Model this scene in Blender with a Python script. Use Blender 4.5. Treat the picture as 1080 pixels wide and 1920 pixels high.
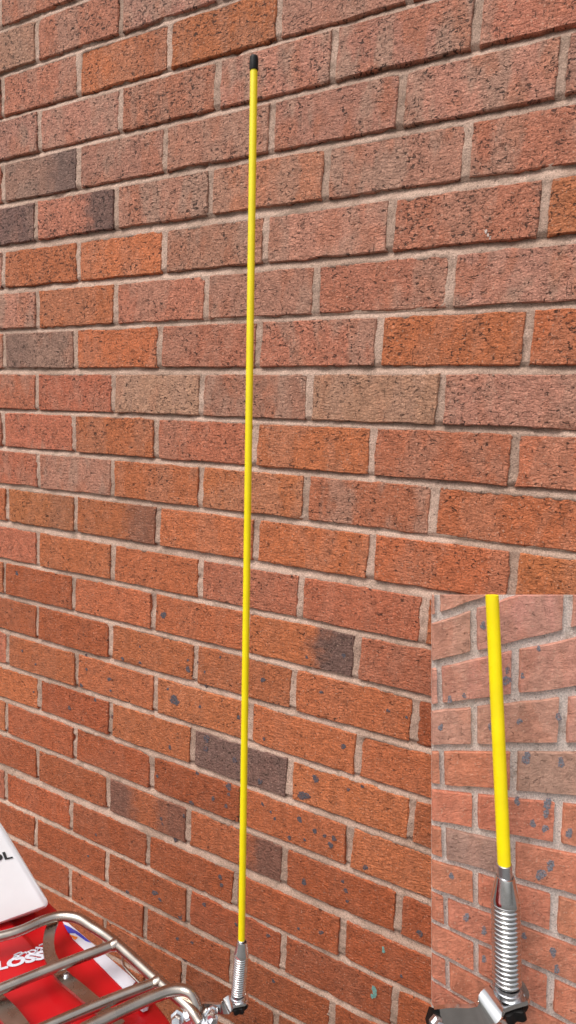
import bpy, bmesh, math, random
import numpy as np
from mathutils import Matrix, Vector

for o in list(bpy.data.objects):
    bpy.data.objects.remove(o, do_unlink=True)
S = bpy.context.scene
COL = S.collection
random.seed(7)
RNG = np.random.default_rng(11)

# ------------------------------------------------------------------ camera
CAM_LOC = Vector((1.1542, -0.9866, 1.5))
CAM_ROT = Matrix(((0.896913, -0.103371, 0.429955),
                  (0.438953, 0.090401, -0.893951),
                  (0.053540, 0.990526, 0.126457)))
cam_data = bpy.data.cameras.new('camera')
cam = bpy.data.objects.new('camera', cam_data)
COL.objects.link(cam)
cam.matrix_world = Matrix.Translation(CAM_LOC) @ CAM_ROT.to_4x4()
cam_data.sensor_fit = 'VERTICAL'
cam_data.sensor_height = 36.0
cam_data.lens = 1074.37 / 1920 * 36.0
cam_data.clip_start = 0.02
cam_data.clip_end = 500
cam_data.dof.use_dof = True
cam_data.dof.focus_distance = 1.02
cam_data.dof.aperture_fstop = 7.0
S.camera = cam

# ------------------------------------------------------------------ sky, sun, exposure
SUN_EL, SUN_AZ = math.radians(58), math.radians(205)      # azimuth clockwise from +Y
w = bpy.data.worlds.new('World')
S.world = w
w.use_nodes = True
nt = w.node_tree
bg = nt.nodes['Background']
sky = nt.nodes.new('ShaderNodeTexSky')
sky.sky_type = 'NISHITA'
sky.sun_disc = False
sky.sun_elevation = SUN_EL
sky.sun_rotation = SUN_AZ
sky.air_density = 1.0
sky.dust_density = 4.0
sky.ozone_density = 1.0
hs = nt.nodes.new('ShaderNodeHueSaturation')               # overcast: a nearly white sky
hs.inputs['Saturation'].default_value = 0.22
nt.links.new(sky.outputs[0], hs.inputs['Color'])
nt.links.new(hs.outputs[0], bg.inputs['Color'])
bg.inputs['Strength'].default_value = 0.13
sun = bpy.data.lights.new('sun', 'SUN')
sun.energy = 1.5
sun.angle = math.radians(35)
sun.color = (1.0, 0.95, 0.88)
so = bpy.data.objects.new('sun', sun)
COL.objects.link(so)
d = Vector((math.sin(SUN_AZ) * math.cos(SUN_EL), math.cos(SUN_AZ) * math.cos(SUN_EL), math.sin(SUN_EL)))
so.rotation_euler = (-d).to_track_quat('-Z', 'Y').to_euler()
so.location = (0, -4, 6)
S.view_settings.view_transform = 'Standard'
S.view_settings.look = 'None'
S.view_settings.gamma = 1.0
S.view_settings.exposure = 0.45
S.view_settings.use_curve_mapping = False
S.render.engine = 'CYCLES'


# ------------------------------------------------------------------ node helpers
class NT:
    def __init__(self, name):
        self.m = bpy.data.materials.new(name)
        self.m.use_nodes = True
        self.t = self.m.node_tree
        self.b = self.t.nodes['Principled BSDF']

    def n(self, kind, **kw):
        nd = self.t.nodes.new(kind)
        for k, v in kw.items():
            setattr(nd, k, v)
        return nd

    def put(self, sock, v):
        if hasattr(v, 'is_linked') or hasattr(v, 'links'):
            self.t.links.new(v, sock)
        else:
            sock.default_value = v

    def math(self, op, a, b=None, c=None, clamp=False):
        nd = self.n('ShaderNodeMath', operation=op, use_clamp=clamp)
        for i, v in enumerate((a, b, c)):
            if v is not None:
                self.put(nd.inputs[i], v)
        return nd.outputs[0]

    def vscale(self, vec, s):
        nd = self.n('ShaderNodeVectorMath', operation='MULTIPLY')
        self.put(nd.inputs[0], vec)
        nd.inputs[1].default_value = s
        return nd.outputs[0]

    def noise(self, vec, scale=1.0, detail=2.0, rough=0.5, dist=0.0):
        nd = self.n('ShaderNodeTexNoise')
        self.put(nd.inputs['Vector'], vec)
        nd.inputs['Scale'].default_value = scale
        nd.inputs['Detail'].default_value = detail
        nd.inputs['Roughness'].default_value = rough
        nd.inputs['Distortion'].default_value = dist
        return nd.outputs[0]

    def step(self, v, lo, hi, a=0.0, b=1.0):
        nd = self.n('ShaderNodeMapRange', interpolation_type='SMOOTHSTEP')
        self.put(nd.inputs[0], v)
        nd.inputs[1].default_value = lo
        nd.inputs[2].default_value = hi
        nd.inputs[3].default_value = a
        nd.inputs[4].default_value = b
        return nd.outputs[0]

    def mix(self, f, a, b, mode='MIX'):
        nd = self.n('ShaderNodeMix', data_type='RGBA', blend_type=mode)
        self.put(nd.inputs[0], f)
        self.put(nd.inputs[6], a)
        self.put(nd.inputs[7], b)
        return nd.outputs[2]

    def scale_col(self, c, f):
        g = self.n('ShaderNodeCombineColor')
        for i in range(3):
            self.put(g.inputs[i], f)
        return self.mix(1.0, c, g.outputs[0], 'MULTIPLY')

    def attr(self, name):
        nd = self.n('ShaderNodeAttribute', attribute_type='OBJECT', attribute_name=name)
        return nd.outputs['Fac']

    def bump(self, h, dist, strength=1.0):
        nd = self.n('ShaderNodeBump')
        self.put(nd.inputs['Height'], h)
        nd.inputs['Distance'].default_value = dist
        nd.inputs['Strength'].default_value = strength
        self.t.links.new(nd.outputs[0], self.b.inputs['Normal'])

    def col(self, c):
        self.put(self.b.inputs['Base Color'], c)

    def set(self, **kw):
        for k, v in kw.items():
            self.put(self.b.inputs[k.replace('_', ' ')], v)
        return self


def make_brick_mat(name, soft):
    N = NT(name)
    tc = N.n('ShaderNodeTexCoord').outputs['Object']
    oi = N.n('ShaderNodeObjectInfo')
    off = N.n('ShaderNodeCombineXYZ')
    N.put(off.inputs[0], N.math('MULTIPLY', oi.outputs['Random'], 37.0))
    N.put(off.inputs[2], N.math('MULTIPLY', oi.outputs['Random'], 91.0))
    va = N.n('ShaderNodeVectorMath', operation='ADD')
    N.put(va.inputs[0], tc)
    N.put(va.inputs[1], off.outputs[0])
    v = va.outputs[0]
    sep = N.n('ShaderNodeSeparateXYZ')
    N.put(sep.inputs[0], tc)
    x = sep.outputs[0]
    base = oi.outputs['Color']
    # flashed kiln bands, upright across the brick
    band = N.noise(N.vscale(v, (15, 4, 6)), 1.0, 3.0, 0.6)
    fl = N.math('MULTIPLY', N.step(band, 0.46, 0.58), N.attr('flash'), clamp=True)
    band2 = N.noise(N.vscale(v, (19, 4, 10)), 1.0, 2.0, 0.55)
    c = N.mix(fl, base, (0.43, 0.245, 0.175, 1))
    c = N.mix(N.math('MULTIPLY', N.step(band2, 0.50, 0.62), N.math('MULTIPLY', N.attr('flash'), 0.6)), c, (0.48, 0.160, 0.082, 1))
    # sooty ends
    wob = N.math('MULTIPLY', N.math('SUBTRACT', N.noise(v, 30.0, 3.0, 0.6), 0.5), 0.10)
    xr = N.math('ADD', x, wob)
    dk = N.math('ADD', N.math('MULTIPLY', N.step(xr, 0.004, 0.070), N.attr('dark_r')),
                N.math('MULTIPLY', N.step(xr, -0.004, -0.070), N.attr('dark_l')), clamp=True)
    c = N.mix(dk, c, (0.165, 0.098, 0.082, 1))
    # mottling and sand grain
    mott = N.step(N.noise(v, 55.0, 4.0, 0.65), 0.30, 0.70, 0.80, 1.20)
    gr = N.step(N.noise(v, 300.0, 3.0, 0.75), 0.28, 0.72, 1 - 0.27 * soft, 1 + 0.27 * soft)
    c = N.scale_col(c, N.math('MULTIPLY', mott, gr))
    # pale sand flecks
    fk = N.step(N.noise(v, 250.0, 1.0, 0.5), 0.64, 0.70)
    c = N.mix(N.math('MULTIPLY', fk, 0.42), c, (0.62, 0.41, 0.30, 1))
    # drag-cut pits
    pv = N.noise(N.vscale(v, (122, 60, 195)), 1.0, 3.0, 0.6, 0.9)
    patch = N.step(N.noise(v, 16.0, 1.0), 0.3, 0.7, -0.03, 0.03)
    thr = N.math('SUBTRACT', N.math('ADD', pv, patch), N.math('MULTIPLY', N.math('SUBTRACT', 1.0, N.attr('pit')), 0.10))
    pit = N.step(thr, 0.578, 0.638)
    pit_shade = N.step(thr, 0.600, 0.645)
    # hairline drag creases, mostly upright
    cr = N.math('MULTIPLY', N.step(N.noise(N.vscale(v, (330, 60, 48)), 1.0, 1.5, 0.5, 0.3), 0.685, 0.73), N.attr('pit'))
    pit_shade = N.math('MAXIMUM', pit_shade, N.math('MULTIPLY', cr, 0.8))
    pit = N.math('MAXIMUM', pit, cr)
    c = N.mix(N.math('MULTIPLY', pit_shade, 0.85 * soft), c, (0.030, 0.017, 0.013, 1))  # near-black shade painted into the pits and creases
    N.col(c)
    rug = N.noise(N.vscale(v, (125, 90, 210)), 1.0, 4.0, 0.68, 0.5)
    h = N.math('SUBTRACT', N.math('MULTIPLY', rug, 1.0), N.math('MULTIPLY', pit, 0.8))
    h = N.math('ADD', h, N.math('MULTIPLY', N.noise(v, 520.0, 1.0), 0.15))
    N.bump(h, 0.0062 * soft, 1.0)
    N.set(Roughness=0.82, Specular_IOR_Level=0.35)
    return N.m


def make_mortar_mat(name, base, dirt):
    N = NT(name)
    v = N.n('ShaderNodeTexCoord').outputs['Object']
    a = N.noise(v, 9.0, 3.0, 0.6)
    c = N.mix(N.step(a, 0.35, 0.7), base, dirt)
    g = N.step(N.noise(v, 420.0, 2.0, 0.7), 0.25, 0.75, 0.70, 1.28)
    c = N.scale_col(c, g)
    sp = N.step(N.noise(v, 240.0, 1.0), 0.68, 0.72)
    c = N.mix(N.math('MULTIPLY', sp, 0.6), c, (0.10, 0.075, 0.06, 1))
    blot = N.step(N.noise(v, 26.0, 4.0, 0.7), 0.54, 0.70)
    c = N.mix(N.math('MULTIPLY', blot, 0.55), c, (0.22, 0.16, 0.12, 1))
    N.col(c)
    N.bump(N.noise(v, 330.0, 4.0, 0.7), 0.003, 0.9)
    N.set(Roughness=0.93, Specular_IOR_Level=0.2)
    return N.m


def make_plain(name, colr, rough, metal=0.0, wear=0.0, scale=60.0, bump=0.0, coat=0.0, spec=0.5):
    N = NT(name)
    v = N.n('ShaderNodeTexCoord').outputs['Object']
    f = N.noise(v, scale, 3.0, 0.6)
    N.col(N.scale_col(tuple(colr) + (1,), N.step(f, 0.3, 0.7, 1 - wear, 1 + wear)))
    r = N.step(N.noise(v, scale * 0.6, 4.0, 0.65), 0.3, 0.75, max(0.02, rough * 0.75), min(1, rough * 1.3))
    N.set(Roughness=r, Metallic=metal, Coat_Weight=coat, Specular_IOR_Level=spec)
    if bump:
        N.bump(N.noise(v, scale * 6, 3.0), bump, 0.6)
    return N.m


M = {
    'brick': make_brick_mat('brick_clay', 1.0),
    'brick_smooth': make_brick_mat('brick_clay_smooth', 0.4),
    'mortar': make_mortar_mat('mortar_sand', (0.60, 0.415, 0.325, 1), (0.42, 0.282, 0.214, 1)),
    'mortar_grey': make_mortar_mat('mortar_grey_sand', (0.70, 0.60, 0.54, 1), (0.58, 0.49, 0.435, 1)),
    'yellow': make_plain('yellow_fibreglass', (0.92, 0.74, 0.0), 0.45, wear=0.05, scale=25),
    'black': make_plain('black_plastic', (0.008, 0.007, 0.007), 0.5, wear=0.2, spec=0.2),
    'chrome': make_plain('polished_steel', (0.72, 0.71, 0.70), 0.14, 1.0, 0.05),
    'steel': make_plain('satin_steel_tube', (0.47, 0.41, 0.36), 0.27, 1.0, 0.10, 40),
    'zinc': make_plain('zinc_plate', (0.66, 0.68, 0.71), 0.30, 1.0, 0.10, 120),
    'red': make_plain('red_plastic', (0.50, 0.004, 0.008), 0.36, wear=0.05, scale=12, coat=0.1),
    'white': make_plain('white_plastic', (0.83, 0.83, 0.86), 0.42, wear=0.03, scale=14),
    'decal_white': make_plain('white_decal', (0.62, 0.63, 0.71), 0.40, wear=0.03),
    'blue': make_plain('blue_decal', (0.055, 0.055, 0.42), 0.4, wear=0.05),
    'orange': make_plain('orange_decal', (0.85, 0.22, 0.02), 0.4, wear=0.05),
    'print': make_plain('black_print', (0.012, 0.011, 0.012), 0.5),
    'rubber': make_plain('tyre_rubber', (0.02, 0.02, 0.02), 0.75, wear=0.2),
    'spot': make_plain('blue_grey_paint', (0.062, 0.058, 0.064), 0.95, wear=0.25, scale=200),
    'spot_teal': make_plain('teal_paint', (0.20, 0.42, 0.38), 0.7, wear=0.25, scale=200),
    'spot_white': make_plain('white_scuff', (0.62, 0.53, 0.47), 0.8, wear=0.2, scale=200),
    'spot_blue': make_plain('faded_blue_paint', (0.095, 0.115, 0.15), 0.95, wear=0.25, scale=200),
    'ground': make_plain('concrete_ground', (0.11, 0.105, 0.10), 0.9, wear=0.25, scale=5, bump=0.003),
}


def make_spot(name, colr, wear_col):
    N = NT(name)
    v = N.n('ShaderNodeTexCoord').outputs['Object']
    g = N.n('ShaderNodeNewGeometry').outputs['Position']
    f = N.step(N.noise(g, 330.0, 3.0, 0.7), 0.50, 0.66)
    c = N.mix(N.math('MULTIPLY', f, 0.75), tuple(colr) + (1,), tuple(wear_col) + (1,))
    N.col(N.scale_col(c, N.step(N.noise(g, 500.0, 2.0), 0.3, 0.7, 0.75, 1.25)))
    N.set(Roughness=0.95, Specular_IOR_Level=0.15)
    N.bump(N.noise(g, 260.0, 4.0, 0.7), 0.004, 0.8)
    return N.m


M['spot'] = make_spot('worn_slate_paint', (0.105, 0.098, 0.112), (0.34, 0.105, 0.05))
M['spot_blue'] = make_spot('worn_blue_paint', (0.21, 0.205, 0.23), (0.50, 0.19, 0.115))
M['spot_teal'] = make_spot('worn_teal_paint', (0.20, 0.42, 0.38), (0.24, 0.20, 0.14))
M['spot_white'] = make_spot('worn_white_scuff', (0.68, 0.58, 0.52), (0.38, 0.15, 0.09))


# ------------------------------------------------------------------ object helpers
def link(name, me, mat, parent=None, loc=None):
    if mat is not None and not me.materials:
        me.materials.append(mat)
    o = bpy.data.objects.new(name, me)
    COL.objects.link(o)
    if parent is not None:
        o.parent = parent
    if loc is not None:
        o.location = loc
    return o


def mesh(name, verts, faces, smooth=False):
    me = bpy.data.meshes.new(name)
    me.from_pydata([tuple(v) for v in verts], [], [tuple(f) for f in faces])
    if smooth:
        me.polygons.foreach_set('use_smooth', [True] * len(me.polygons))
    me.update()
    return me


def empty(name, loc, label, cat, group=None):
    o = bpy.data.objects.new(name, None)
    COL.objects.link(o)
    o.location = loc
    o.empty_display_size = 0.05
    tag(o, label, cat, group)
    return o


def tag(o, label, cat, group=None):
    o['label'] = label
    o['category'] = cat
    if group:
        o['group'] = group


def catmull(pts, sub):
    P = [Vector(p) for p in pts]
    P = [P[0] * 2 - P[1]] + P + [P[-1] * 2 - P[-2]]
    out = []
    for i in range(1, len(P) - 2):
        a, b, c, e = P[i - 1:i + 3]
        for s in range(sub):
            t = s / sub
            out.append(0.5 * ((2 * b) + (c - a) * t + (2 * a - 5 * b + 4 * c - e) * t * t + (3 * b - a - 3 * c + e) * t ** 3))
    out.append(P[-2])
    return out


def tube(pts, r, seg=14, caps=True):
    """Round tube along a polyline; r a number or one per point."""
    pts = [Vector(p) for p in pts]
    n = len(pts)
    rs = r if isinstance(r, (list, tuple)) else [r] * n
    V, F = [], []
    t0 = (pts[1] - pts[0]).normalized()
    nrm = t0.orthogonal().normalized()
    for i, p in enumerate(pts):
        t = (pts[min(i + 1, n - 1)] - pts[max(i - 1, 0)]).normalized()
        nrm = (nrm - t * nrm.dot(t)).normalized()
        bn = t.cross(nrm)
        for k in range(seg):
            a = 2 * math.pi * k / seg
            V.append(p + (nrm * math.cos(a) + bn * math.sin(a)) * rs[i])
    for i in range(n - 1):
        for k in range(seg):
            k2 = (k + 1) % seg
            F.append((i * seg + k, i * seg + k2, (i + 1) * seg + k2, (i + 1) * seg + k))
    if caps:
        F.append(tuple(range(seg))[::-1])
        F.append(tuple((n - 1) * seg + k for k in range(seg)))
    return V, F


def lathe(prof, origin, ax, seg=32):
    """Profile of (radius, height) turned round axis ax."""
    ax = Vector(ax).normalized()
    e1 = ax.orthogonal().normalized()
    e2 = ax.cross(e1)
    V, F = [], []
    for r, h in prof:
        for k in range(seg):
            a = 2 * math.pi * k / seg
            V.append(Vector(origin) + ax * h + (e1 * math.cos(a) + e2 * math.sin(a)) * max(r, 1e-5))
    for i in range(len(prof) - 1):
        for k in range(seg):
            k2 = (k + 1) % seg
            F.append((i * seg + k, i * seg + k2, (i + 1) * seg + k2, (i + 1) * seg + k))
    return V, F


def part(name, VF, mat, parent, smooth=True):
    """Mesh from world coordinates, kept at its place under an unrotated parent."""
    V, F = VF
    off = parent.location if parent.type == 'EMPTY' else Vector((0, 0, 0))
    me = mesh(name, [Vector(v) - off for v in V], F, smooth)
    bm = bmesh.new()
    bm.from_mesh(me)
    bmesh.ops.recalc_face_normals(bm, faces=bm.faces)
    bm.to_mesh(me)
    bm.free()
    if smooth:
        me.set_sharp_from_angle(angle=math.radians(40))
    return link(name, me, mat, parent)


def sub(name, VF, mat, parent, root, smooth=True):
    """Sub-part: world coordinates under a part of root."""
    o = part(name, VF, mat, root, smooth)
    o.parent = parent
    return o


def prism(poly, up, bevel=0.0):
    """Flat world polygon thickened along vector up (its top edge drawn in a little)."""
    P = [Vector(p) for p in poly]
    c = sum(P, Vector()) / len(P)
    n = len(P)
    V = list(P) + [p + Vector(up) * (1 - 0.3 * (bevel > 0)) for p in P]
    F = [tuple(range(n))[::-1]]
    for i in range(n):
        j = (i + 1) % n
        F.append((i, j, n + j, n + i))
    if bevel:
        V += [p + (c - p).normalized() * bevel + Vector(up) for p in P]
        for i in range(n):
            j = (i + 1) % n
            F.append((n + i, n + j, 2 * n + j, 2 * n + i))
        F.append(tuple(range(2 * n, 3 * n)))
    else:
        F.append(tuple(range(n, 2 * n)))
    return V, F


def box(c, ex, ey, ez):
    c, ex, ey, ez = Vector(c), Vector(ex), Vector(ey), Vector(ez)
    V = [c + ex * i + ey * j + ez * k for i in (-1, 1) for j in (-1, 1) for k in (-1, 1)]
    F = [(0, 1, 3, 2), (4, 6, 7, 5), (0, 4, 5, 1), (2, 3, 7, 6), (0, 2, 6, 4), (1, 5, 7, 3)]
    return V, F


# ------------------------------------------------------------------ ground
def build_ground():
    me = mesh('ground', [(-60, -60, 0), (60, -60, 0), (60, 60, 0), (-60, 60, 0)], [(0, 1, 2, 3)])
    o = link('ground', me, M['ground'])
    o['kind'] = 'structure'


build_ground()

# ------------------------------------------------------------------ the brick wall (faces on y = 0)
BL, CH, Z0 = 0.240, 0.0958, 2.4437         # brick module, course height, height of course line 0
JH, JV = 0.0142, 0.0138                    # bed joint, perpend
PERP = {1: [-.01, 1.002], 2: [.518, 1.527, 2.535], 3: [.02, 1.012, 2.01, 2.999, 3.988],
        4: [.522, 1.507, 2.513, 3.522, 4.527], 5: [-.021, .98, 1.978, 2.991, 3.997],
        6: [.527, 1.523, 2.507, 3.511, 4.509], 7: [-.009, .99, 1.971, 2.963, 3.963],
        8: [-.487, .504, 1.496, 2.488, 3.486, 4.488], 9: [-.019, .981, 1.956, 2.962, 3.968],
        10: [.49, 1.486, 2.495, 3.494, 4.486], 11: [.002, .983, 1.983, 2.983, 3.978],
        12: [.518, 1.534, 2.547, 3.548, 4.55], 13: [-.008, 1.005, 2.01, 2.979, 3.981],
        14: [.496, 1.497, 2.494, 3.491], 15: [-.01, .986, 1.99, 2.968, 3.976],
        16: [-.471, .547, 1.552, 2.574, 3.557], 17: [.012, 1.001, 1.991, 2.978, 4.013],
        18: [-.497, .532, 1.532, 2.535, 3.538], 19: [-.013, .988, 1.97, 2.974, 3.979],
        20: [-.526, .486, 1.509, 2.503, 3.537], 21: [-.041, .988, 2.001, 3.013, 4.013],
        22: [.476, 1.499, 2.511], 23: [1.975]}
DV = {1: .01, 2: .0, 3: -.02, 4: -.027, 5: -.02, 6: .02, 7: .033, 8: .013, 9: .03, 10: .008, 11: -.01, 12: -.02,
      13: .015, 14: -.01, 15: -.02, 16: -.022, 17: -.035, 18: -.03, 19: -.02, 20: .045, 21: .03, 22: .03, 23: .0}
ROW0, ROW1, U0, U1 = -3, 24, -3, 6
# tone of each brick in view, left to right from the brick that starts at u = -1 (even rows) or -0.5
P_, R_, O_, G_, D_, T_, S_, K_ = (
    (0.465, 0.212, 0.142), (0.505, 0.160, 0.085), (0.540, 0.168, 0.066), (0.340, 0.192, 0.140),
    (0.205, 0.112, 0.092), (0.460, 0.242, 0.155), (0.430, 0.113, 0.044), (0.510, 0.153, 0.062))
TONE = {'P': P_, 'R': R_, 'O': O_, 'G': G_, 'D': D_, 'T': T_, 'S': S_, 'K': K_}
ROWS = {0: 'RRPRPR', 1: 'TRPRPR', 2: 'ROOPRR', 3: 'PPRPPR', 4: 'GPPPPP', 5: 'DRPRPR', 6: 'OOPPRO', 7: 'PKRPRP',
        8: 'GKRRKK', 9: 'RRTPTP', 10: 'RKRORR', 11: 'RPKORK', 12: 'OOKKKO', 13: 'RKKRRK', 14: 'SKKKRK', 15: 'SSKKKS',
        16: 'KKOKKS', 17: 'KSKDOK', 18: 'SSSKKR', 19: 'SSKKSS', 20: 'SSSSSS', 21: 'SSSSSS', 22: 'SSSSSS', 23: 'SSSSSS'}  # upper rows paler, lower rows darker: fall of light put into the tones
DARK_R = {(4, 0): .75, (5, 1): .9, (14, 3): .95, (12, 0): .25, (12, 1): .5, (19, 3): .75, (19, 2): .6, (2, 1): .25}
DARK_L = {(19, 2): .7, (8, 0): .3}


def row_bounds(v):
    dv = DV.get(v, 0.0)
    zc = Z0 - (v + dv) * CH
    return zc - CH / 2 + JH / 2, zc + CH / 2 - JH / 2


def row_perps(v):
    h = 0.0 if v % 2 else 0.5
    known = {round(u - h): u for u in PERP.get(v, [])}
    sh = sum(u - h - k for k, u in known.items()) / len(known) if known else random.uniform(-.02, .02)
    return [(k, known.get(k, k + h + sh + random.uniform(-.008, .008))) for k in range(U0, U1 + 1)]


BOUNDS = {v: row_bounds(v) for v in range(ROW0, ROW1 + 2)}
BRICKS = []                                # (row, index, x0, x1, z0, z1)
for v in range(ROW0, ROW1 + 1):
    ps = row_perps(v)
    z0, z1 = BOUNDS[v]
    for (k, a), (_, b) in zip(ps[:-1], ps[1:]):
        BRICKS.append((v, k, a * BL + JV / 2, b * BL - JV / 2, z0, z1))


BRICK_Y = {}


def brick_mesh(L, H, rs):
    nx, nz = 20, 8
    e = 0.0015
    xs = np.concatenate([[-L / 2], np.linspace(-L / 2 + e, L / 2 - e, nx), [L / 2]])
    zs = np.concatenate([[-H / 2], np.linspace(-H / 2 + e, H / 2 - e, nz), [H / 2]])
    X, Z = np.meshgrid(xs, zs)
    Y = rs.normal(0, 0.00022, X.shape)
    bx, bz, skew = rs.normal(0, .0006), rs.normal(0, .0006), rs.normal(0, .006)
    Y += bx * (X / L) + bz * (Z / H)
    edge = np.zeros(X.shape, bool)
    edge[0], edge[-1], edge[:, 0], edge[:, -1] = True, True, True, True
    wob = rs.normal(0, 0.0007, X.shape)
    # slow wander of the arrises
    top = np.interp(xs, np.linspace(-L / 2, L / 2, 7), rs.normal(0, .0007, 7))
    bot = np.interp(xs, np.linspace(-L / 2, L / 2, 7), rs.normal(0, .0007, 7))
    lef = np.interp(zs, np.linspace(-H / 2, H / 2, 4), rs.normal(0, .0009, 4))
    rig = np.interp(zs, np.linspace(-H / 2, H / 2, 4), rs.normal(0, .0009, 4))
    tz = (Z + H / 2) / H
    tx = (X + L / 2) / L
    Z = Z + tz * top[None] + (1 - tz) * bot[None] + skew * X * 0.5 * 0 + wob * edge
    X = X + tx * rig[:, None] + (1 - tx) * lef[:, None] + wob.T.reshape(X.shape) * edge
    Y = Y + edge * (0.0012 + np.abs(rs.normal(0, 0.0006, X.shape)))
    # chipped corners and arrises
    for _ in range(rs.integers(0, 3)):
        cx = rs.choice([-L / 2, L / 2]) if rs.random() < .55 else rs.uniform(-L / 2, L / 2)
        cz = rs.choice([-H / 2, H / 2])
        r = rs.uniform(.004, .011)
        dd = np.hypot(X - cx, Z - cz)
        Y = Y + np.clip(1 - dd / r, 0, 1) * rs.uniform(.002, .006)
    ny, nxx = X.shape
    V = np.stack([X, Y, Z], -1).reshape(-1, 3)
    idx = np.arange(ny * nxx).reshape(ny, nxx)
    F = [(a, b, c, d) for a, b, c, d in zip(idx[:-1, :-1].ravel(), idx[:-1, 1:].ravel(), idx[1:, 1:].ravel(), idx[1:, :-1].ravel())]
    ring = np.concatenate([idx[0, :-1], idx[:-1, -1], idx[-1, :0:-1], idx[:0:-1, 0]])
    back = V[ring].copy()
    back[:, 1] = 0.03
    n0 = len(V)
    V = np.concatenate([V, back])
    m = len(ring)
    for i in range(m):
        j = (i + 1) % m
        F.append((ring[i], n0 + i, n0 + j, ring[j]))
    me = bpy.data.meshes.new('brick')
    me.from_pydata(V.tolist(), [], [tuple(int(q) for q in f) for f in F])
    me.polygons.foreach_set('use_smooth', [True] * len(me.polygons))
    me.update()
    me.set_sharp_from_angle(angle=math.radians(25))
    return me


def value_noise(nx, nz, step):
    gx, gz = nx // step + 3, nz // step + 3
    g = RNG.normal(0, 1, (gz, gx))
    xi, zi = np.arange(nx) / step, np.arange(nz) / step
    x0, z0 = xi.astype(int), zi.astype(int)
    fx, fz = xi - x0, zi - z0
    fx, fz = fx * fx * (3 - 2 * fx), fz * fz * (3 - 2 * fz)
    a = g[z0][:, x0] * (1 - fx) + g[z0][:, x0 + 1] * fx
    b = g[z0 + 1][:, x0] * (1 - fx) + g[z0 + 1][:, x0 + 1] * fx
    return a * (1 - fz[:, None]) + b * fz[:, None]


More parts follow.
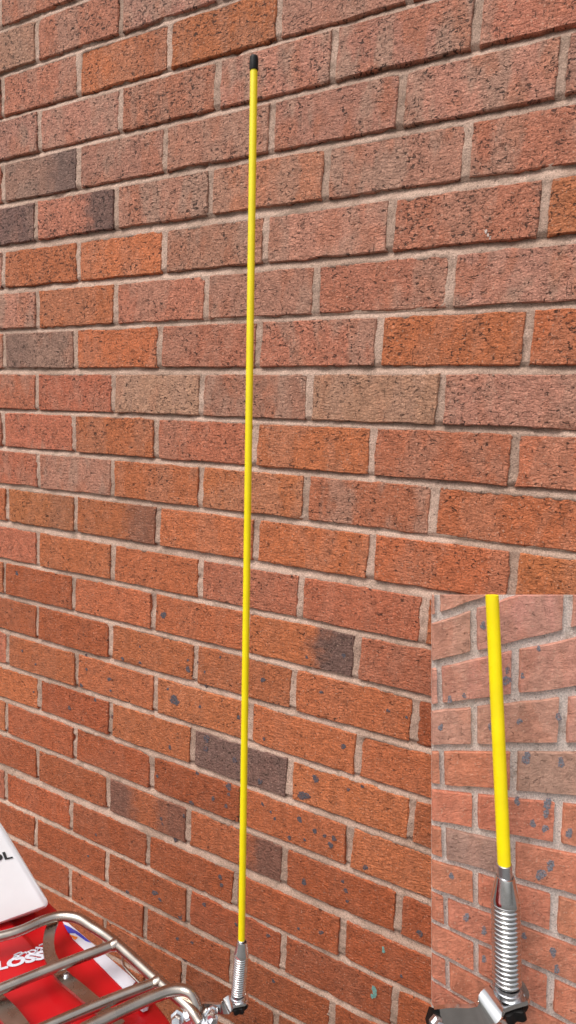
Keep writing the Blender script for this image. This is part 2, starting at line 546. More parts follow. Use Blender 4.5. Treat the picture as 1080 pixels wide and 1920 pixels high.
def build_wall():
    wall = empty('brick_wall', (0.6, 0.05, 0), 'tall red brick wall with recessed sandy mortar behind everything', 'wall')
    off = Vector((0.6, 0.05, 0))
    # backing masonry
    part('wall_core', box((0, 0.12, 1.6), (5.0, 0, 0), (0, 0.105, 0), (0, 0, 1.6)), M['mortar'], wall, False)
    # mortar, sloped back under each brick
    st = 0.0042
    xa, xb, za, zb = U0 * BL + 0.02, (U1 - .6) * BL, 0.0, BOUNDS[ROW0][1] + 0.004
    nx, nz = int((xb - xa) / st), int((zb - za) / st)
    xs, zs = np.linspace(xa, xb, nx), np.linspace(za, zb, nz)
    depth = np.full(nz, 0.0030)
    for v in range(ROW0, ROW1 + 1):
        lo, hi = BOUNDS[v + 1][1], BOUNDS[v][0]
        t = np.clip((zs - lo) / (hi - lo), 0, 1)
        m = (zs > lo - .002) & (zs < hi + .002)
        depth[m] = 0.0020 + 0.0080 * t[m] ** 1.5
    Y = depth[:, None] + 0.0008 * value_noise(nx, nz, 9) + 0.0006 * value_noise(nx, nz, 3) + RNG.normal(0, .00045, (nz, nx))
    big = value_noise(nx, nz, 14)
    Y += 0.007 * np.clip(big - 1.45, 0, 1.0)                     # crumbled hollows
    Y += 0.006 * np.clip(value_noise(nx, nz, 5) - 1.75, 0, 1.0)   # small holes
    X, Z = np.meshgrid(xs, zs)
    for v, k, x0, x1, z0, z1 in BRICKS:                          # the bed behind each brick
        ix = np.searchsorted(xs, (x0 + .0045, x1 - .0045))
        iz = np.searchsorted(zs, (z0 + .0045, z1 - .0045))
        Y[iz[0]:iz[1], ix[0]:ix[1]] = 0.011
    V = np.stack([X - off.x, Y - off.y, Z], -1).reshape(-1, 3)
    idx = np.arange(nx * nz).reshape(nz, nx)
    F = np.stack([idx[:-1, :-1], idx[:-1, 1:], idx[1:, 1:], idx[1:, :-1]], -1).reshape(-1, 4)
    me = bpy.data.meshes.new('mortar')
    me.vertices.add(len(V))
    me.vertices.foreach_set('co', V.astype(np.float32).ravel())
    me.loops.add(F.size)
    me.loops.foreach_set('vertex_index', F.astype(np.int32).ravel())
    me.polygons.add(len(F))
    me.polygons.foreach_set('loop_start', np.arange(0, F.size, 4, dtype=np.int32))
    me.polygons.foreach_set('use_smooth', np.ones(len(F), bool))
    me.update(calc_edges=True)
    link('mortar', me, M['mortar'], wall)
    # bricks one by one
    for v, k, x0, x1, z0, z1 in BRICKS:
        if x0 > 1.75 or x1 < -0.75:
            continue
        L, H = x1 - x0, z1 - z0
        rs = np.random.default_rng((v + 50) * 100 + k + 20)
        me = brick_mesh(L, H, rs)
        BRICK_Y[v, k] = rs.normal(0, .0008)
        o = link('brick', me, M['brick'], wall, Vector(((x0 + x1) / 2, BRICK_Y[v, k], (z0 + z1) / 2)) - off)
        o.rotation_euler = (0, rs.normal(0, .0022), rs.normal(0, .002))
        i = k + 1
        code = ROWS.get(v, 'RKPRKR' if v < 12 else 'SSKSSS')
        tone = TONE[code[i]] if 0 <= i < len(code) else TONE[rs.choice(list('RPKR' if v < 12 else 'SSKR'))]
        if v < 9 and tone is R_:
            tone = tuple(.6 * a + .4 * b for a, b in zip(R_, P_))  # upper reds washed pinker: sky sheen painted into the tone
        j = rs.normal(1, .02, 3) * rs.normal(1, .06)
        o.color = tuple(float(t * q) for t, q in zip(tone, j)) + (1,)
        upper = v < 13
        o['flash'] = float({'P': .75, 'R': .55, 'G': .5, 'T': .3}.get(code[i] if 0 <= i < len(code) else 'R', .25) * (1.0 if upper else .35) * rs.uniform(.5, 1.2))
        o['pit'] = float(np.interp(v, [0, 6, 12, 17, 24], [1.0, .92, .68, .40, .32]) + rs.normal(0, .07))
        o['dark_r'] = float(DARK_R.get((v, i), 0))
        o['dark_l'] = float(DARK_L.get((v, i), 0))
    # the wall runs on past the picture
    V, F = [], []

    def add(b, f):
        n = len(V)
        V.extend(p - off for p in b)
        F.extend(tuple(n + q for q in ff) for ff in f)

    for v in range(-8, 25):
        z0, z1 = BOUNDS.get(v, row_bounds(v))
        if z1 > 3.18:
            continue
        mine = [b for b in BRICKS if b[0] == v and b[2] <= 1.75 and b[3] >= -0.75]
        lo = min((b[2] for b in mine), default=(0 if v % 2 else .5) * BL)
        hi = max((b[3] for b in mine), default=lo - JV)
        spans = []
        while lo > -4.7:
            spans.append((lo - BL, lo - JV))
            lo -= BL
        while hi < 4.7:
            spans.append((hi + JV, hi + BL))
            hi += BL
        for x0, x1 in spans:
            add(*box(((x0 + x1) / 2, 0.0165, (z0 + z1) / 2), ((x1 - x0) / 2, 0, 0), (0, 0.0155, 0), (0, 0, (z1 - z0) / 2)))
    om = []
    for x0, x1, z0, z1 in ((-5, xa, 0, zb), (xb, 5, 0, zb), (-5, 5, zb, 3.2)):
        om.append(box(((x0 + x1) / 2, 0.0105, (z0 + z1) / 2), ((x1 - x0) / 2, 0, 0), (0, 0.0055, 0), (0, 0, (z1 - z0) / 2)))
    part('outer_mortar', ([p for b, _ in om for p in b], [tuple(8 * n + q for q in ff) for n, (_, f) in enumerate(om) for ff in f]), M['mortar'], wall, False)
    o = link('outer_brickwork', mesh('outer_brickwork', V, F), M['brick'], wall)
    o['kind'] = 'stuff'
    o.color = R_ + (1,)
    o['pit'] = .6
    return wall, off


wall, WOFF = build_wall()


# paint spots splashed on the lower wall: (x, z, radius) on the wall face
def wall_at(px, py):
    """Photo position to wall position, used once for the tabulated splashes."""
    r = CAM_ROT @ Vector(((px - 540) / 1074.37, -(py - 960) / 1074.37, -1))
    s = -CAM_LOC.y / r.y
    p = CAM_LOC + r * s
    return p.x, p.z, s / 1074.37


def surface_y(x, z):
    for v, k, x0, x1, z0, z1 in BRICKS:
        if x0 < x < x1 and z0 < z < z1:
            return BRICK_Y.get((v, k), 0.0)
    return 0.003


SP5 = [(65, 230, 8), (612, 387, 13), (45, 365, 4), (460, 550, 8), (525, 565, 6), (705, 590, 13), (705, 555, 6), (525, 505, 4), (767, 600, 5),
       (825, 545, 5), (320, 540, 7), (325, 590, 6), (410, 627, 10), (305, 650, 8), (415, 670, 5), (357, 705, 8), (655, 705, 22), (630, 663, 6),
       (750, 730, 7), (770, 655, 6), (985, 630, 11), (895, 770, 8), (420, 770, 9), (638, 882, 9), (775, 850, 15),
       (772, 890, 13), (880, 930, 13), (85, 520, 7), (135, 570, 5), (30, 815, 9), (990, 850, 7), (740, 565, 5), (260, 735, 8), (125, 675 + 0, 4),
       (1150, 545, 6), (1290, 540, 9), (1205, 675, 7), (1455, 745, 8), (1288, 878, 13), (1525, 770, 6)]
SP7 = [(858, 70, 13), (858, 98, 8), (848, 143, 9), (800, 115, 9), (718, 130, 9), (740, 20, 8), (975, 50, 12), (985, 135, 8), (1015, 165, 6),
       (1030, 190, 8), (690, 180, 7), (655, 272, 9), (580, 468, 12), (600, 493, 8), (478, 465, 9), (675, 555, 12), (765, 513, 9),
       (665, 640, 7), (690, 720, 11), (885, 588, 7), (1005, 630, 9), (825, 410, 10), (830, 440, 8), (590, 30, 7), (605, 190, 7),
       (720, 655, 7), (1025, 800, 8), (1183, 42, 15), (1137, 105, 20), (1123, 193, 12), (1180, 237, 10), (1085, 262, 9), (1142, 270, 6),
       (1217, 255, 9), (1252, 265, 10), (1240, 290, 12), (1305, 82, 7), (1358, 70, 6), (1370, 373, 11), (1297, 460, 10), (1285, 425, 7),
       (1302, 500, 7), (1140, 428, 12), (1575, 620, 12), (1205, 615, 9), (1505, 780, 7), (1120, 600, 6), (610, 210, 5), (360, 250, 5), (330, 330, 5)]
SPOTS = [(x / 2, y / 2 + 960, r / 2, 'spot', 1.0) for x, y, r in SP5] + [(x / 2, y / 2 + 1440, r / 2, 'spot', 1.0) for x, y, r in SP7]
SPOTS += [(719, 1781, 3.4, 'spot_teal', 2.0), (702, 1859, 4.5, 'spot_teal', 2.6), (698, 1868, 3.5, 'spot_teal', 1.8), (701, 1824, 2.0, 'spot_teal', 1.7),
          (911, 434, 2.4, 'spot_white', 1.8), (915, 441, 2.2, 'spot_white', 1.6), (919, 446, 1.8, 'spot_white', 1.4)]
SPOT_MESH = {}
for key in ('spot', 'spot_teal', 'spot_white', 'spot_blue'):
    for q in range(8):
        rs = np.random.default_rng(q + 40)
        n = 30
        ang = 2 * np.pi * np.arange(n) / n
        rad = 1 + .18 * np.sin(2 * ang + rs.uniform(0, 6)) + .12 * np.sin(3 * ang + rs.uniform(0, 6)) + .09 * np.sin(7 * ang + rs.uniform(0, 6)) + rs.normal(0, .07, n)
        V = [(0, 0, 0)]
        for fr, yy in ((.94, 0.0), (1.0, 0.0009)):
            V += [(fr * rad[i] * math.cos(ang[i]), yy, fr * rad[i] * math.sin(ang[i])) for i in range(n)]
        F = [(0, 1 + i, 1 + (i + 1) % n) for i in range(n)] + [(1 + i, 1 + n + i, 1 + n + (i + 1) % n, 1 + (i + 1) % n) for i in range(n)]
        SPOT_MESH[key, q] = mesh('paint_spot', V, F, False)
for i, (px, py, r, key, tall) in enumerate(SPOTS):
    x, z, m = wall_at(px, py)
    o = link('paint_spot', SPOT_MESH[key, i % 8], M[key], wall, Vector((x, surface_y(x, z) - .0007, z)) - WOFF)
    o.scale = (r * m * random.uniform(.85, 1.15), 1, r * m * tall * random.uniform(.75, 1.0))
    o.rotation_euler = (0, random.uniform(-.5, .5), 0)


# ------------------------------------------------------------------ whip aerial on spring mount
def strip_twist(path, width_dirs, half_w, thick):
    """Flat bar along a path whose width direction turns as listed."""
    V, F = [], []
    n = len(path)
    for i, p in enumerate(path):
        p = Vector(p)
        t = (Vector(path[min(i + 1, n - 1)]) - Vector(path[max(i - 1, 0)])).normalized()
        wd = Vector(width_dirs[i])
        wd = (wd - t * wd.dot(t)).normalized()
        nn = t.cross(wd).normalized()
        hw = half_w[i] if isinstance(half_w, (list, tuple)) else half_w
        e = min(thick * .35, .0006)
        for a, b in ((-1, -1), (1, -1), (1, 1), (-1, 1)):
            V.append(p + wd * (a * hw) + nn * (b * thick / 2))
    for i in range(n - 1):
        for k in range(4):
            k2 = (k + 1) % 4
            F.append((4 * i + k, 4 * i + k2, 4 * i + 4 + k2, 4 * i + 4 + k))
    F.append((3, 2, 1, 0))
    F.append((4 * n - 4, 4 * n - 3, 4 * n - 2, 4 * n - 1))
    return V, F


def build_aerial(root, base, top, ex, ey, s, rod_from, rod_to, cap_to=None, arm=None):
    """base = underside of collar on the bracket, top = upper end of spring mount; ex right, ey away."""
    base, top = Vector(base), Vector(top)
    ez = (top - base).normalized()
    ex = (Vector(ex) - ez * Vector(ex).dot(ez)).normalized()
    ey = ez.cross(ex)
    mm = 0.001 * s
    H = (top - base).length
    # rod
    rf, rt = Vector(rod_from), Vector(rod_to)
    ax = (rt - rf).normalized()
    part('rod', lathe([(0, 0), (4.1 * mm, 0), (4.1 * mm, (rt - rf).length), (0, (rt - rf).length)], rf, ax, 28), M['yellow'], root)
    if cap_to is not None:
        ct = Vector(cap_to)
        h = (ct - rt).length
        part('end_cap', lathe([(0, -1 * mm), (4.6 * mm, -1 * mm), (4.85 * mm, 0), (4.85 * mm, h * .82), (4.6 * mm, h * .93), (3.9 * mm, h * .99), (0, h)], rt, ax, 28), M['black'], root)
    # sleeve, cone, spring, collar (heights measured down from the top of the mount)
    coll, cone = 6.5 * mm, 16 * mm
    part('sleeve', lathe([(4.15 * mm, -9 * mm), (4.7 * mm, -9 * mm), (4.7 * mm, .2 * mm), (4.2 * mm, .6 * mm), (4.0 * mm, .6 * mm)], rf, ax, 28), M['zinc'], root)
    c0 = base + ez * (H - cone)
    part('cone', lathe([(0, 0), (9.1 * mm, 0), (9.1 * mm, 1 * mm), (8.6 * mm, 3 * mm), (6.0 * mm, cone - 1.4 * mm), (5.7 * mm, cone - .3 * mm), (5.2 * mm, cone), (4.8 * mm, cone - .4 * mm), (4.6 * mm, cone - 3 * mm)], c0, ez, 36), M['chrome'], root)
    hs_ = H - cone - coll
    turns = 18
    pts = []
    for i in range(turns * 26 + 1):
        a = 2 * math.pi * i / 26
        pts.append(base + ez * (coll + hs_ * i / (turns * 26)) + (ex * math.cos(a) + ey * math.sin(a)) * 7.7 * mm)
    part('spring', tube(pts, hs_ / turns * .46, 10), M['chrome'], root)
    part('spring_core', lathe([(0, 0), (6.8 * mm, 0), (6.8 * mm, hs_), (0, hs_)], base + ez * coll, ez, 24), M['black'], root)
    part('collar', lathe([(0, 0), (8.5 * mm, 0), (8.8 * mm, .6 * mm), (8.8 * mm, coll * .55), (8.3 * mm, coll * .6), (8.6 * mm, coll * .66), (8.6 * mm, coll), (0, coll)], base, ez, 36), M['zinc'], root)
    # bracket: flat under the spring, twisted upright towards the clamp
    thick = 2.6 * mm
    prof = arm or [(13, 0, 0, 0), (12, 0, 0, 0), (8, 0, 0, 0), (0, 0, 0, 0), (-7, 0, 0, .04), (-10, -.5, -1.2, .22), (-12.5, -1, -2.6, .46), (-15, -1, -4.0, .72),
                   (-17.5, -1, -5.0, .96), (-21, -1, -5.4, 1.1), (-27, 0, -5.0, 1.14), (-38, 1.5, -3.4, 1.1), (-48, 2.5, -2.6, 1.1)]
    # the bracket slopes up to the right and away
    bz = (ez + ey * .04 - ex * .26).normalized()
    bx_ = (ex - bz * ex.dot(bz)).normalized()
    by_ = bz.cross(bx_)
    path, wd, hw = [], [], []
    for x, y, z, t in catmull_rows(prof, 4):
        path.append(base + bx_ * x * mm + by_ * y * mm + bz * (z * mm - thick / 2))
        a = t * math.pi / 2
        wd.append(by_ * math.cos(a) + bz * math.sin(a))
        e = max(0.0, (x - 8) / 5)
        hw.append((9.4 - 2.6 * min(1, max(0, -x - 6) / 14)) * mm * math.sqrt(max(.04, 1 - min(1, e) ** 2 * .9)))
    br = part('bracket', strip_twist(path, wd, hw, thick), M['chrome'], root, True)
    # star knob beneath
    k0 = base - bz * thick
    ez_, ey_, ex_ = bz, by_, bx_
    part('knob_stud', lathe([(3 * mm, 0), (3 * mm, -3 * mm)], k0, ez_, 16), M['zinc'], root)
    V, F = [], []
    rings = [(.80, -2.4), (1.0, -3.4), (1.0, -8.6), (.86, -10.2), (.42, -10.6)]
    seg = 72
    for f, h in rings:
        for i in range(seg):
            a = 2 * math.pi * i / seg
            r = (9.3 + 1.5 * math.cos(6 * a)) * f
            V.append(k0 + (ex_ * math.cos(a) + ey_ * math.sin(a)) * r * mm + ez_ * h * mm)
    for j in range(len(rings) - 1):
        for i in range(seg):
            i2 = (i + 1) % seg
            F.append((j * seg + i, j * seg + i2, (j + 1) * seg + i2, (j + 1) * seg + i))
    F.append(tuple(range(seg)))
    F.append(tuple(range((len(rings) - 1) * seg, len(rings) * seg)))
    part('star_knob', (V, F), M['black'], root)
    return ex, ey, ez, path


def catmull_rows(rows, n):
    A = np.array(rows, float)
    out = []
    for i in range(len(A) - 1):
        for s_ in range(n):
            out.append(A[i] + (A[i + 1] - A[i]) * s_ / n)
    out.append(A[-1])
    return out


CX, CY, CZ = CAM_ROT.col[0], CAM_ROT.col[1], CAM_ROT.col[2]      # right, up, back of the viewer
AB = CAM_LOC + CX * ((446 - 540) / 1074.37 * .7) - CY * ((1873 - 960) / 1074.37 * .7) - CZ * .7
aer = empty('whip_aerial', AB, 'tall thin yellow rod with black end cap on a silver spring, standing above the rack', 'aerial')
build_aerial(aer, AB, (0.8575, -0.4328, 0.8895), CX, -CZ, 1.0,
             (0.8564, -0.4330, 0.8909), (0.7995, -0.3960, 1.8993), (0.7980, -0.3947, 1.9138))

# ------------------------------------------------------------------ inset close-up built as an added leaning panel, enlarged aerial in front
DP, FP = 0.865, 1074.37
PANEL = [(0.2174, -0.1248), (0.4550, -0.1248), (0.4550, -1.44), (0.2174, -1.44)]      # in the panel's own upright plane
HOM = np.array([[-16.9819, 24.5007, 819.3577], [-242.4641, 120.3009, 1112.8503], [-0.1722, 0.0268, 1.0]])


def panel_pt(x, y, out=0.0):
    return CAM_LOC + CX * x + CY * y - CZ * (DP - out)


def relief(u, v):
    q = HOM @ np.array([u, v, 1.0])
    return ((q[0] / q[2] - 540) / FP * DP, -(q[1] / q[2] - 960) / FP * DP)


def clip(poly, ax, lim, keep_less):
    out = []
    for i in range(len(poly)):
        a, b = poly[i], poly[(i + 1) % len(poly)]
        ia, ib = ((a[ax] < lim) == keep_less), ((b[ax] < lim) == keep_less)
        if ia:
            out.append(a)
        if ia != ib:
            t = (lim - a[ax]) / (b[ax] - a[ax])
            out.append((a[0] + (b[0] - a[0]) * t, a[1] + (b[1] - a[1]) * t))
    return out


def build_panel():
    base = panel_pt(0.32, -1.40)
    root = empty('inset_panel', base, 'inset close-up of pale brickwork, built as an added leaning panel at the lower right', 'panel')
    c = panel_pt(0.3362, -0.7824, -0.0065)
    part('panel_slab', box(c, CX * 0.1173, CY * 0.6561, CZ * 0.0035), M['mortar_grey'], root, False)
    tones = {'P': (0.53, 0.255, 0.19), 'R': (0.55, 0.20, 0.118), 'G': (0.40, 0.235, 0.18)}
    for v in range(-3, 18):
        h = .5 if v % 2 else 0.0
        for k in range(-2, 4):
            u0, u1 = k + h + .048, k + h + .952
            v0, v1 = v - .408, v + .408
            q = []
            for (a, b, e, f) in ((u0, v1, u1, v1), (u1, v1, u1, v0), (u1, v0, u0, v0), (u0, v0, u0, v1)):
                for s_ in range(5):
                    q.append(relief(a + (e - a) * s_ / 5 + random.gauss(0, .003), b + (f - b) * s_ / 5 + random.gauss(0, .008)))
            if min(p[1] for p in q) < -3 or max(abs(p[0]) for p in q) > 2:
                continue
            for ax, lim, less in ((0, PANEL[0][0] + .0004, False), (0, PANEL[1][0] - .0004, True), (1, PANEL[0][1] - .0004, True), (1, -0.98, False)):
                if q:
                    q = clip(q, ax, lim, less)
            if len(q) < 3:
                continue
            area = abs(sum(q[i][0] * q[(i + 1) % len(q)][1] - q[(i + 1) % len(q)][0] * q[i][1] for i in range(len(q)))) / 2
            if area < 4e-5:
                continue
            mx = sum(p[0] for p in q) / len(q)
            my = sum(p[1] for p in q) / len(q)
            V, F = prism([panel_pt(x, y, -0.004) for x, y in q], CZ * 0.0075, 0.0012)
            o0 = panel_pt(mx, my)
            # brick built in its own upright frame so that the clay texture follows its face
            mat = Matrix((CX, -CZ, CY)).transposed()
            loc = [mat.inverted() @ (p - o0) for p in V]
            me = mesh('brick', loc, F, False)
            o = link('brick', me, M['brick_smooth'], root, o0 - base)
            o.rotation_euler = mat.to_euler()
            code = 'G' if (v, k) in ((4, 1), (6, 0)) else ('P' if v < 4 else 'R')
            t = tones[code]
            o.color = tuple(a * random.gauss(1, .02) for a in t) + (1,)
            o['flash'] = .15 if v > 3 else .4
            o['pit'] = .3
    return root


panel = build_panel()
# faded blue splashes on the panel: photo positions tabulated, laid on the panel's own face
for px, py, r in [(904, 1172, 6), (1008, 1215, 4), (950, 1255, 5), (948, 1275, 8), (978, 1266, 4), (842, 1310, 5), (869, 1303, 4), (825, 1362, 5), (972, 1351, 5),
                  (1045, 1343, 6), (918, 1360, 5), (985, 1420, 9), (1050, 1428, 7), (1025, 1505, 8), (1022, 1523, 6), (997, 1542, 6), (1020, 1551, 6), (968, 1500, 6),
                  (1012, 1637, 9), (1030, 1620, 8), (873, 1717, 6), (906, 1742, 6), (1035, 1782, 7), (1042, 1814, 6), (906, 1795, 5), (981, 1752, 5), (845, 1640, 5), (1065, 1560, 7)]:
    p = panel_pt((px - 540) / FP * DP, -(py - 960) / FP * DP, 0.0039)
    o = link('paint_spot', SPOT_MESH['spot_blue', int(px) % 8], M['spot_blue'], panel, p - panel.location)
    o.rotation_euler = Matrix((CX, -CZ, CY)).transposed().to_euler()
    m = DP / FP
    o.scale = (r * m * 1.0, 1, r * m * 1.25)

a2 = empty('whip_aerial', (1.1549, -0.2379, 0.7804), 'enlarged inset copy of the yellow rod, chrome spring and twisted bracket, added at the lower right', 'aerial')  # added enlarged copy of the aerial, belongs to the inset close-up


def at_depth(px, py, dd):
    return CAM_LOC + CX * ((px - 540) / FP * dd) + CY * (-(py - 960) / FP * dd) - CZ * dd


DA = 0.82
build_aerial(a2, at_depth(951, 1862, DA), at_depth(947, 1642, DA), CX, -CZ, 2.24, at_depth(945.5, 1621, DA), at_depth(922.5, 1116, DA))
part('clamp_block', box(at_depth(814, 1916, DA - .005), CX * .007 - CY * .003, CY * .009 + CX * .003, CZ * .012), M['black'], a2, False)
part('clamp_bolt', lathe([(0, 0), (.010, 0), (.010, .006), (.007, .008), (.007, .014), (0, .015)], at_depth(815, 1917, DA - .016), CZ + CX * .3 + CY * .3, 6), M['zinc'], a2, False)

# ------------------------------------------------------------------ motorbike tail with tube rack
bike = empty('motorbike', (0.60, -0.62, 0.0), 'red motorbike tail with steel tube rack and striped side, lower left corner', 'motorbike')
TR = 0.0063
RAIL = [(0.4883, -0.5767, 0.822), (0.5222, -0.5415, 0.822), (0.5522, -0.5086, 0.822), (0.5677, -0.4792, 0.822), (0.5822, -0.4618, 0.822), (0.6052, -0.4519, 0.822), (0.6327, -0.4526, 0.822), (0.675, -0.4559, 0.822), (0.7609, -0.4718, 0.822), (0.8126, -0.4804, 0.822), (0.8339, -0.4847, 0.815)]
BAR1 = [(0.6809, -0.4573, 0.822), (0.6366, -0.5217, 0.822), (0.5973, -0.5818, 0.822), (0.571, -0.6234, 0.822)]
BAR2 = [(0.7634, -0.4728, 0.822), (0.7257, -0.5223, 0.822), (0.6901, -0.5733, 0.822), (0.662, -0.617, 0.822)]
BAR3 = [(0.690, -0.632, 0.831), (0.7211, -0.5827, 0.831), (0.7469, -0.5405, 0.831), (0.7671, -0.5092, 0.831), (0.7844, -0.4862, 0.831), (0.798, -0.4755, 0.831), (0.812, -0.472, 0.829), (0.8225, -0.4745, 0.818), (0.825, -0.476, 0.80), (0.825, -0.476, 0.775)]
rail = part('rack_rail', tube(catmull(RAIL, 8), TR, 18), M['steel'], bike)
b1 = part('rack_bar', tube(catmull(BAR1, 5), TR, 18), M['steel'], bike)
b2 = part('rack_bar', tube(catmull(BAR2, 5), TR, 18), M['steel'], bike)
b3 = part('rack_bar', tube(catmull(BAR3, 8), TR * 1.08, 18), M['steel'], bike)


def weld(p, q, parent):
    p, q = Vector(p), Vector(q)
    V, F = tube([p, p.lerp(q, .35), p.lerp(q, .7), q], [TR * 1.28, TR * 1.22, TR * 1.12, TR * .98], 18)
    sub('weld', (V, F), M['steel'], parent, bike)


weld((0.6809, -0.4573, 0.822), (0.6765, -0.4638, 0.822), b1)
weld((0.7634, -0.4728, 0.822), (0.7590, -0.4788, 0.822), b2)
STRAP = [(0.572, -0.4629, 0.8115), (0.5822, -0.4793, 0.810), (0.5975, -0.4946, 0.809), (0.6167, -0.5064, 0.809), (0.6466, -0.5155, 0.809), (0.6796, -0.5191, 0.809), (0.7207, -0.5239, 0.809), (0.7529, -0.5292, 0.809)]
sp = catmull(STRAP, 6)
wds = []
for i in range(len(sp)):
    t = (sp[min(i + 1, len(sp) - 1)] - sp[max(i - 1, 0)]).normalized()
    wds.append(t.cross(Vector((0, 0, 1))))
st1 = part('rack_strap', strip_twist(sp, wds, 0.0070, 0.004), M['steel'], bike)
S2 = [(0.5704, -0.5765, 0.809), (0.5904, -0.5769, 0.809), (0.6277, -0.5802, 0.809), (0.6693, -0.5886, 0.809)]
sp2 = catmull(S2, 4)
part('rack_strap', strip_twist(sp2, [Vector((0.05, 1, 0))] * len(sp2), 0.0095, 0.004), M['steel'], bike)
WIRE = [(0.6835, -0.4465, 0.812), (0.6850, -0.4480, 0.800), (0.6934, -0.4574, 0.799), (0.7039, -0.4621, 0.799), (0.7371, -0.4699, 0.800), (0.7544, -0.4733, 0.808)]
part('wire_hook', tube(catmull(WIRE, 6), 0.0019, 10), M['steel'], bike)


def hex_bolt(name, c, ax, r, h, parent, mat='zinc'):
    ax = Vector(ax).normalized()
    sub(name, lathe([(0, 0), (r * 1.35, 0), (r * 1.35, h * .18), (r, h * .2), (r, h * .85), (r * .8, h), (0, h)], c, ax, 18 if h < r else 6), M[mat], parent, bike, True)


hex_bolt('bolt', (0.6505, -0.5135, 0.8105), (0, 0, 1), 0.0034, 0.0032, st1)
# clamp that grips the end of the rack
cl = part('clamp', box((0.8335, -0.4805, 0.7960), CX * 0.0125, CY * 0.0045, CZ * 0.009), M['zinc'], bike, False)
for px, py, r, h, axv in ((333, 1908, .0062, .014, CZ + CY * .4), (352, 1903, .0045, .012, CZ + CY * .8), (389, 1900, .0055, .016, CZ + CX * .7), (400, 1893, .0045, .012, CZ - CX * .2)):
    hex_bolt('clamp_bolt', at_depth(px, py, .684), axv, r, h, cl)
sub('clamp_plate', box(at_depth(348, 1913, .69), CX * 0.012 + CY * .004, CY * 0.0022 - CX * .0007, CZ * 0.006), M['zinc'], cl, bike, False)
sub('clamp_plate', box(at_depth(392, 1914, .688), CX * 0.010 - CY * .004, CY * 0.0045, CZ * 0.006), M['zinc'], cl, bike, False)

# red tail: lofted from its wall-side edge towards the rider's side
EDGE = [(0.20, -0.4030, 0.778), (0.3543, -0.4018, 0.778), (0.4335, -0.4037, 0.778), (0.517, -0.4165, 0.778), (0.5672, -0.4272, 0.778), (0.6306, -0.4368, 0.778), (0.6986, -0.4483, 0.778), (0.7604, -0.4641, 0.778), (0.7898, -0.4754, 0.778), (0.8262, -0.4927, 0.772), (0.8575, -0.5109, 0.760), (0.88, -0.535, 0.735)]
ed = catmull(EDGE, 5)
sec = [(-.004, -.16), (-.003, -.10), (-.001, -.02), (0, -.006), (.002, -.0015), (.005, 0), (.03, .0), (.056, .0008), (.060, .0045), (.064, .0095), (.068, .0118), (.10, .0122),
       (.16, .0125), (.20, .0122), (.215, .011), (.222, .0), (.224, -.02), (.228, -.10), (.23, -.16)]
V, F = [], []
for i, p in enumerate(ed):
    fade = min(1, max(0, (0.82 - p.x) / .05))
    for sx, hz in sec:
        V.append(p + Vector((0.10 * sx, -sx, hz if hz < 0 else hz * fade)))
m_ = len(sec)
for i in range(len(ed) - 1):
    for j in range(m_ - 1):
        F.append((i * m_ + j, (i + 1) * m_ + j, (i + 1) * m_ + j + 1, i * m_ + j + 1))
body = part('tail_body', (V, F), M['red'], bike)
body.data.set_sharp_from_angle(angle=math.radians(75))
bm = bmesh.new(); bm.from_mesh(body.data)
bmesh.ops.solidify(bm, geom=bm.faces[:], thickness=0.002) if False else None
bm.free()


def flat_part(name, poly, mat, parent, h=0.0006):
    V, F = prism(poly, (0, 0, h))
    return sub(name, (V, F), M[mat], parent, bike, False)


OUT = [(0.5655, -0.4312, .7785), (0.6314, -0.4410, .7785), (0.6992, -0.4520, .7785), (0.7127, -0.4548, .7785)]
INN = [(0.7106, -0.4711, .7785), (0.6273, -0.4536, .7785), (0.5928, -0.4475, .7785), (0.5574, -0.4335, .7785)]
stripe = flat_part('side_stripe', OUT + INN, 'decal_white', body, .0010)
flat_part('blue_flash', [(0.5623, -0.4365, 0.7797), (0.5745, -0.4358, 0.7797), (0.5937, -0.4362, 0.7797), (0.6198, -0.4400, 0.7797), (0.6104, -0.4415, 0.7797), (0.5881, -0.4395, 0.7797), (0.5798, -0.4440, 0.7797)][::-1], 'blue', body, .0005)
flat_part('orange_flash', [(0.5831, -0.4448, 0.7797), (0.5965, -0.4427, 0.7797), (0.5969, -0.4480, 0.7797)][::-1], 'orange', body, .0005)
V, F = prism([(0.7361, -0.4724, 0.782), (0.7418, -0.4669, 0.782), (0.7495, -0.469, 0.782), (0.7527, -0.4791, 0.782), (0.7489, -0.4835, 0.782), (0.741, -0.4832, 0.782)], (0, 0, .009), .002)
part('white_tab', (V, F), M['decal_white'], bike, True)
# support posts from rack to body
for p in ((0.600, -0.4960, .0), (0.742, -0.5270, .0), (0.640, -0.5810, .0)):
    part('rack_post', tube([(p[0], p[1], .775), (p[0], p[1], .8075)], .005, 12), M['steel'], bike)


def text_mesh(s_, bold):
    cu = bpy.data.curves.new('lettering', 'FONT')
    cu.body = s_
    cu.offset = bold
    cu.resolution_u = 4
    o = bpy.data.objects.new('lettering', cu)
    COL.objects.link(o)
    dg = bpy.context.evaluated_depsgraph_get()
    me = bpy.data.meshes.new_from_object(o.evaluated_get(dg))
    V = [v.co.copy() for v in me.vertices]
    F = [tuple(p.vertices) for p in me.polygons]
    bpy.data.objects.remove(o, do_unlink=True)
    bpy.data.curves.remove(cu)
    return V, F


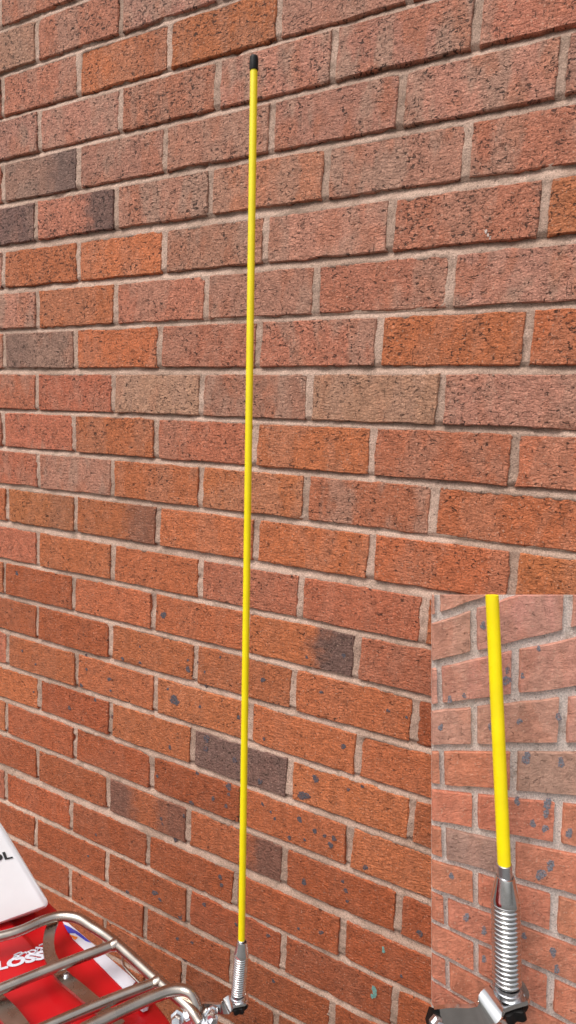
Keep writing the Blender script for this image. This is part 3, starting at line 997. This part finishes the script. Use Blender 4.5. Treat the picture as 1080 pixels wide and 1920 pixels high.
def lettering(s_, bold, P0, P1, up, height, mat, parent, root, lift):
    V, F = text_mesh(s_, bold)
    x0, x1 = min(v.x for v in V), max(v.x for v in V)
    y0, y1 = min(v.y for v in V), max(v.y for v in V)
    U = Vector(P1) - Vector(P0)
    up = (Vector(up)).normalized() * height
    nn = U.cross(up).normalized()
    W = [Vector(P0) + U * ((v.x - x0) / (x1 - x0)) + up * ((v.y - y0) / (y1 - y0)) + nn * lift for v in V]
    return sub('lettering', (W, F), M[mat], parent, root, False)


lettering('LOSS', .055, (0.5530, -0.5390, 0.7904), (0.5940, -0.4950, 0.7904), (-0.0165, 0.0115, 0), 0.0150, 'decal_white', body, bike, .0006)
# small flowing script above the letters
TX, TY = Vector((0.0400, 0.0430, 0)) , Vector((-0.0165, 0.0115, 0)).normalized() * 0.0125
TO = Vector((0.5490, -0.5215, 0.7908))
strokes = [[(.22, -.35), (.14, -.1), (.2, .15), (.27, -.05), (.2, -.3), (.3, -.4)], [(.16, .3), (.3, .45), (.34, .2), (.27, .1), (.4, .3), (.44, .1)],
           [(.46, .35), (.5, .0), (.58, -.1), (.62, .2), (.53, .35), (.47, .2)], [(.64, .0), (.68, .45), (.62, .55), (.76, .3), (.72, .05)], [(.78, .1), (.82, .6), (.9, .75), (.95, .55), (.88, .45)],
           [(.7, .75), (.8, .85), (.98, .95)]]
V, F = [], []
for st in strokes:
    v_, f_ = tube(catmull([TO + TX * a + TY * b for a, b in st], 5), .0010, 6)
    F += [tuple(len(V) + q for q in ff) for ff in f_]
    V += v_
sub('script_mark', (V, F), M['decal_white'], body, bike)

# rear wheel and mudguard that carry the tail, below the picture
wc = Vector((0.62, -0.545, 0.285))
V, F = [], []
for i in range(48):
    a = 2 * math.pi * i / 48
    for k in range(12):
        b = 2 * math.pi * k / 12
        r = 0.245 + 0.04 * math.cos(b)
        V.append(wc + Vector((r * math.cos(a), 0.038 * math.sin(b), r * math.sin(a))))
for i in range(48):
    for k in range(12):
        F.append((i * 12 + k, ((i + 1) % 48) * 12 + k, ((i + 1) % 48) * 12 + (k + 1) % 12, i * 12 + (k + 1) % 12))
wheel = part('wheel', (V, F), M['rubber'], bike)
sub('rim', lathe([(.205, -.02), (.212, -.022), (.205, 0), (.212, .022), (.205, .02), (.198, 0), (.205, -.02)], wc, (0, 1, 0), 48), M['chrome'], wheel, bike)
sub('hub', lathe([(0, -.045), (.03, -.045), (.045, -.03), (.045, .03), (.03, .045), (0, .045)], wc, (0, 1, 0), 24), M['zinc'], wheel, bike)
for i in range(18):
    a = 2 * math.pi * i / 18
    dr = Vector((math.cos(a), 0, math.sin(a)))
    sub('spoke', tube([wc + dr * .04, wc + dr * .204], .0015, 6), M['chrome'], wheel, bike)
for sgn in (-1, 1):
    part('rear_fork', tube([wc + Vector((0, .06 * sgn, 0)), wc + Vector((.02, .06 * sgn, .2)), wc + Vector((.03, .062 * sgn, .40))], .012, 14), M['zinc'], bike)

# ------------------------------------------------------------------ white plastic box in the corner
P0, P1 = Vector((0.4809, -0.528, 0.7930)), Vector((0.5356, -0.441, 0.7930))
bx = empty('plastic_box', (0.50, -0.49, 0.79), 'white plastic box with black letters, cut off at the left edge behind the rack', 'box')
q0, q1, q2, q3 = at_depth(-70, 1757, .786), at_depth(-70, 1440, .875), at_depth(6, 1549, .885), at_depth(95, 1698, .842)
poly = [q0]
c1 = at_depth(84, 1704, .838)
c2 = at_depth(89, 1686, .841)
for i in range(7):
    t = i / 6
    poly.append(c1.lerp(q3, t).lerp(q3.lerp(c2, t), t))
poly += [q2, q1]
nrm = (q3 - q0).cross(q1 - q0).normalized()
if nrm.dot(CZ) < 0:
    nrm = -nrm
back = [p - nrm * 0.07 - CX * .05 - CY * .03 for p in poly]
fm = sum(poly, Vector()) / len(poly)
n = len(poly)
rings = [back, [p - nrm * .004 - CX * .002 for p in poly], [p - nrm * .0022 + (fm - p).normalized() * .0012 for p in poly], [p + (fm - p).normalized() * .0045 for p in poly]]
V = [p for r in rings for p in r]
F = [tuple(range(n))[::-1]]
for j in range(3):
    for i in range(n):
        k = (i + 1) % n
        F.append((j * n + i, j * n + k, (j + 1) * n + k, (j + 1) * n + i))
F.append(tuple(range(3 * n, 4 * n)))
shell = part('shell', (V, F), M['white'], bx)


def on_face(px, py):
    r = CX * ((px - 540) / FP) + CY * (-(py - 960) / FP) - CZ
    t = (q0 - CAM_LOC).dot(nrm) / r.dot(nrm)
    return CAM_LOC + r * t


L0, L1, L2 = on_face(-19, 1619), on_face(24.5, 1609), on_face(10.5, 1597)
up = on_face(11, 1597) - on_face(16.5, 1611.5)
lettering('OL', .03, L0, L1, up, up.length, 'print', shell, bx, .0006)
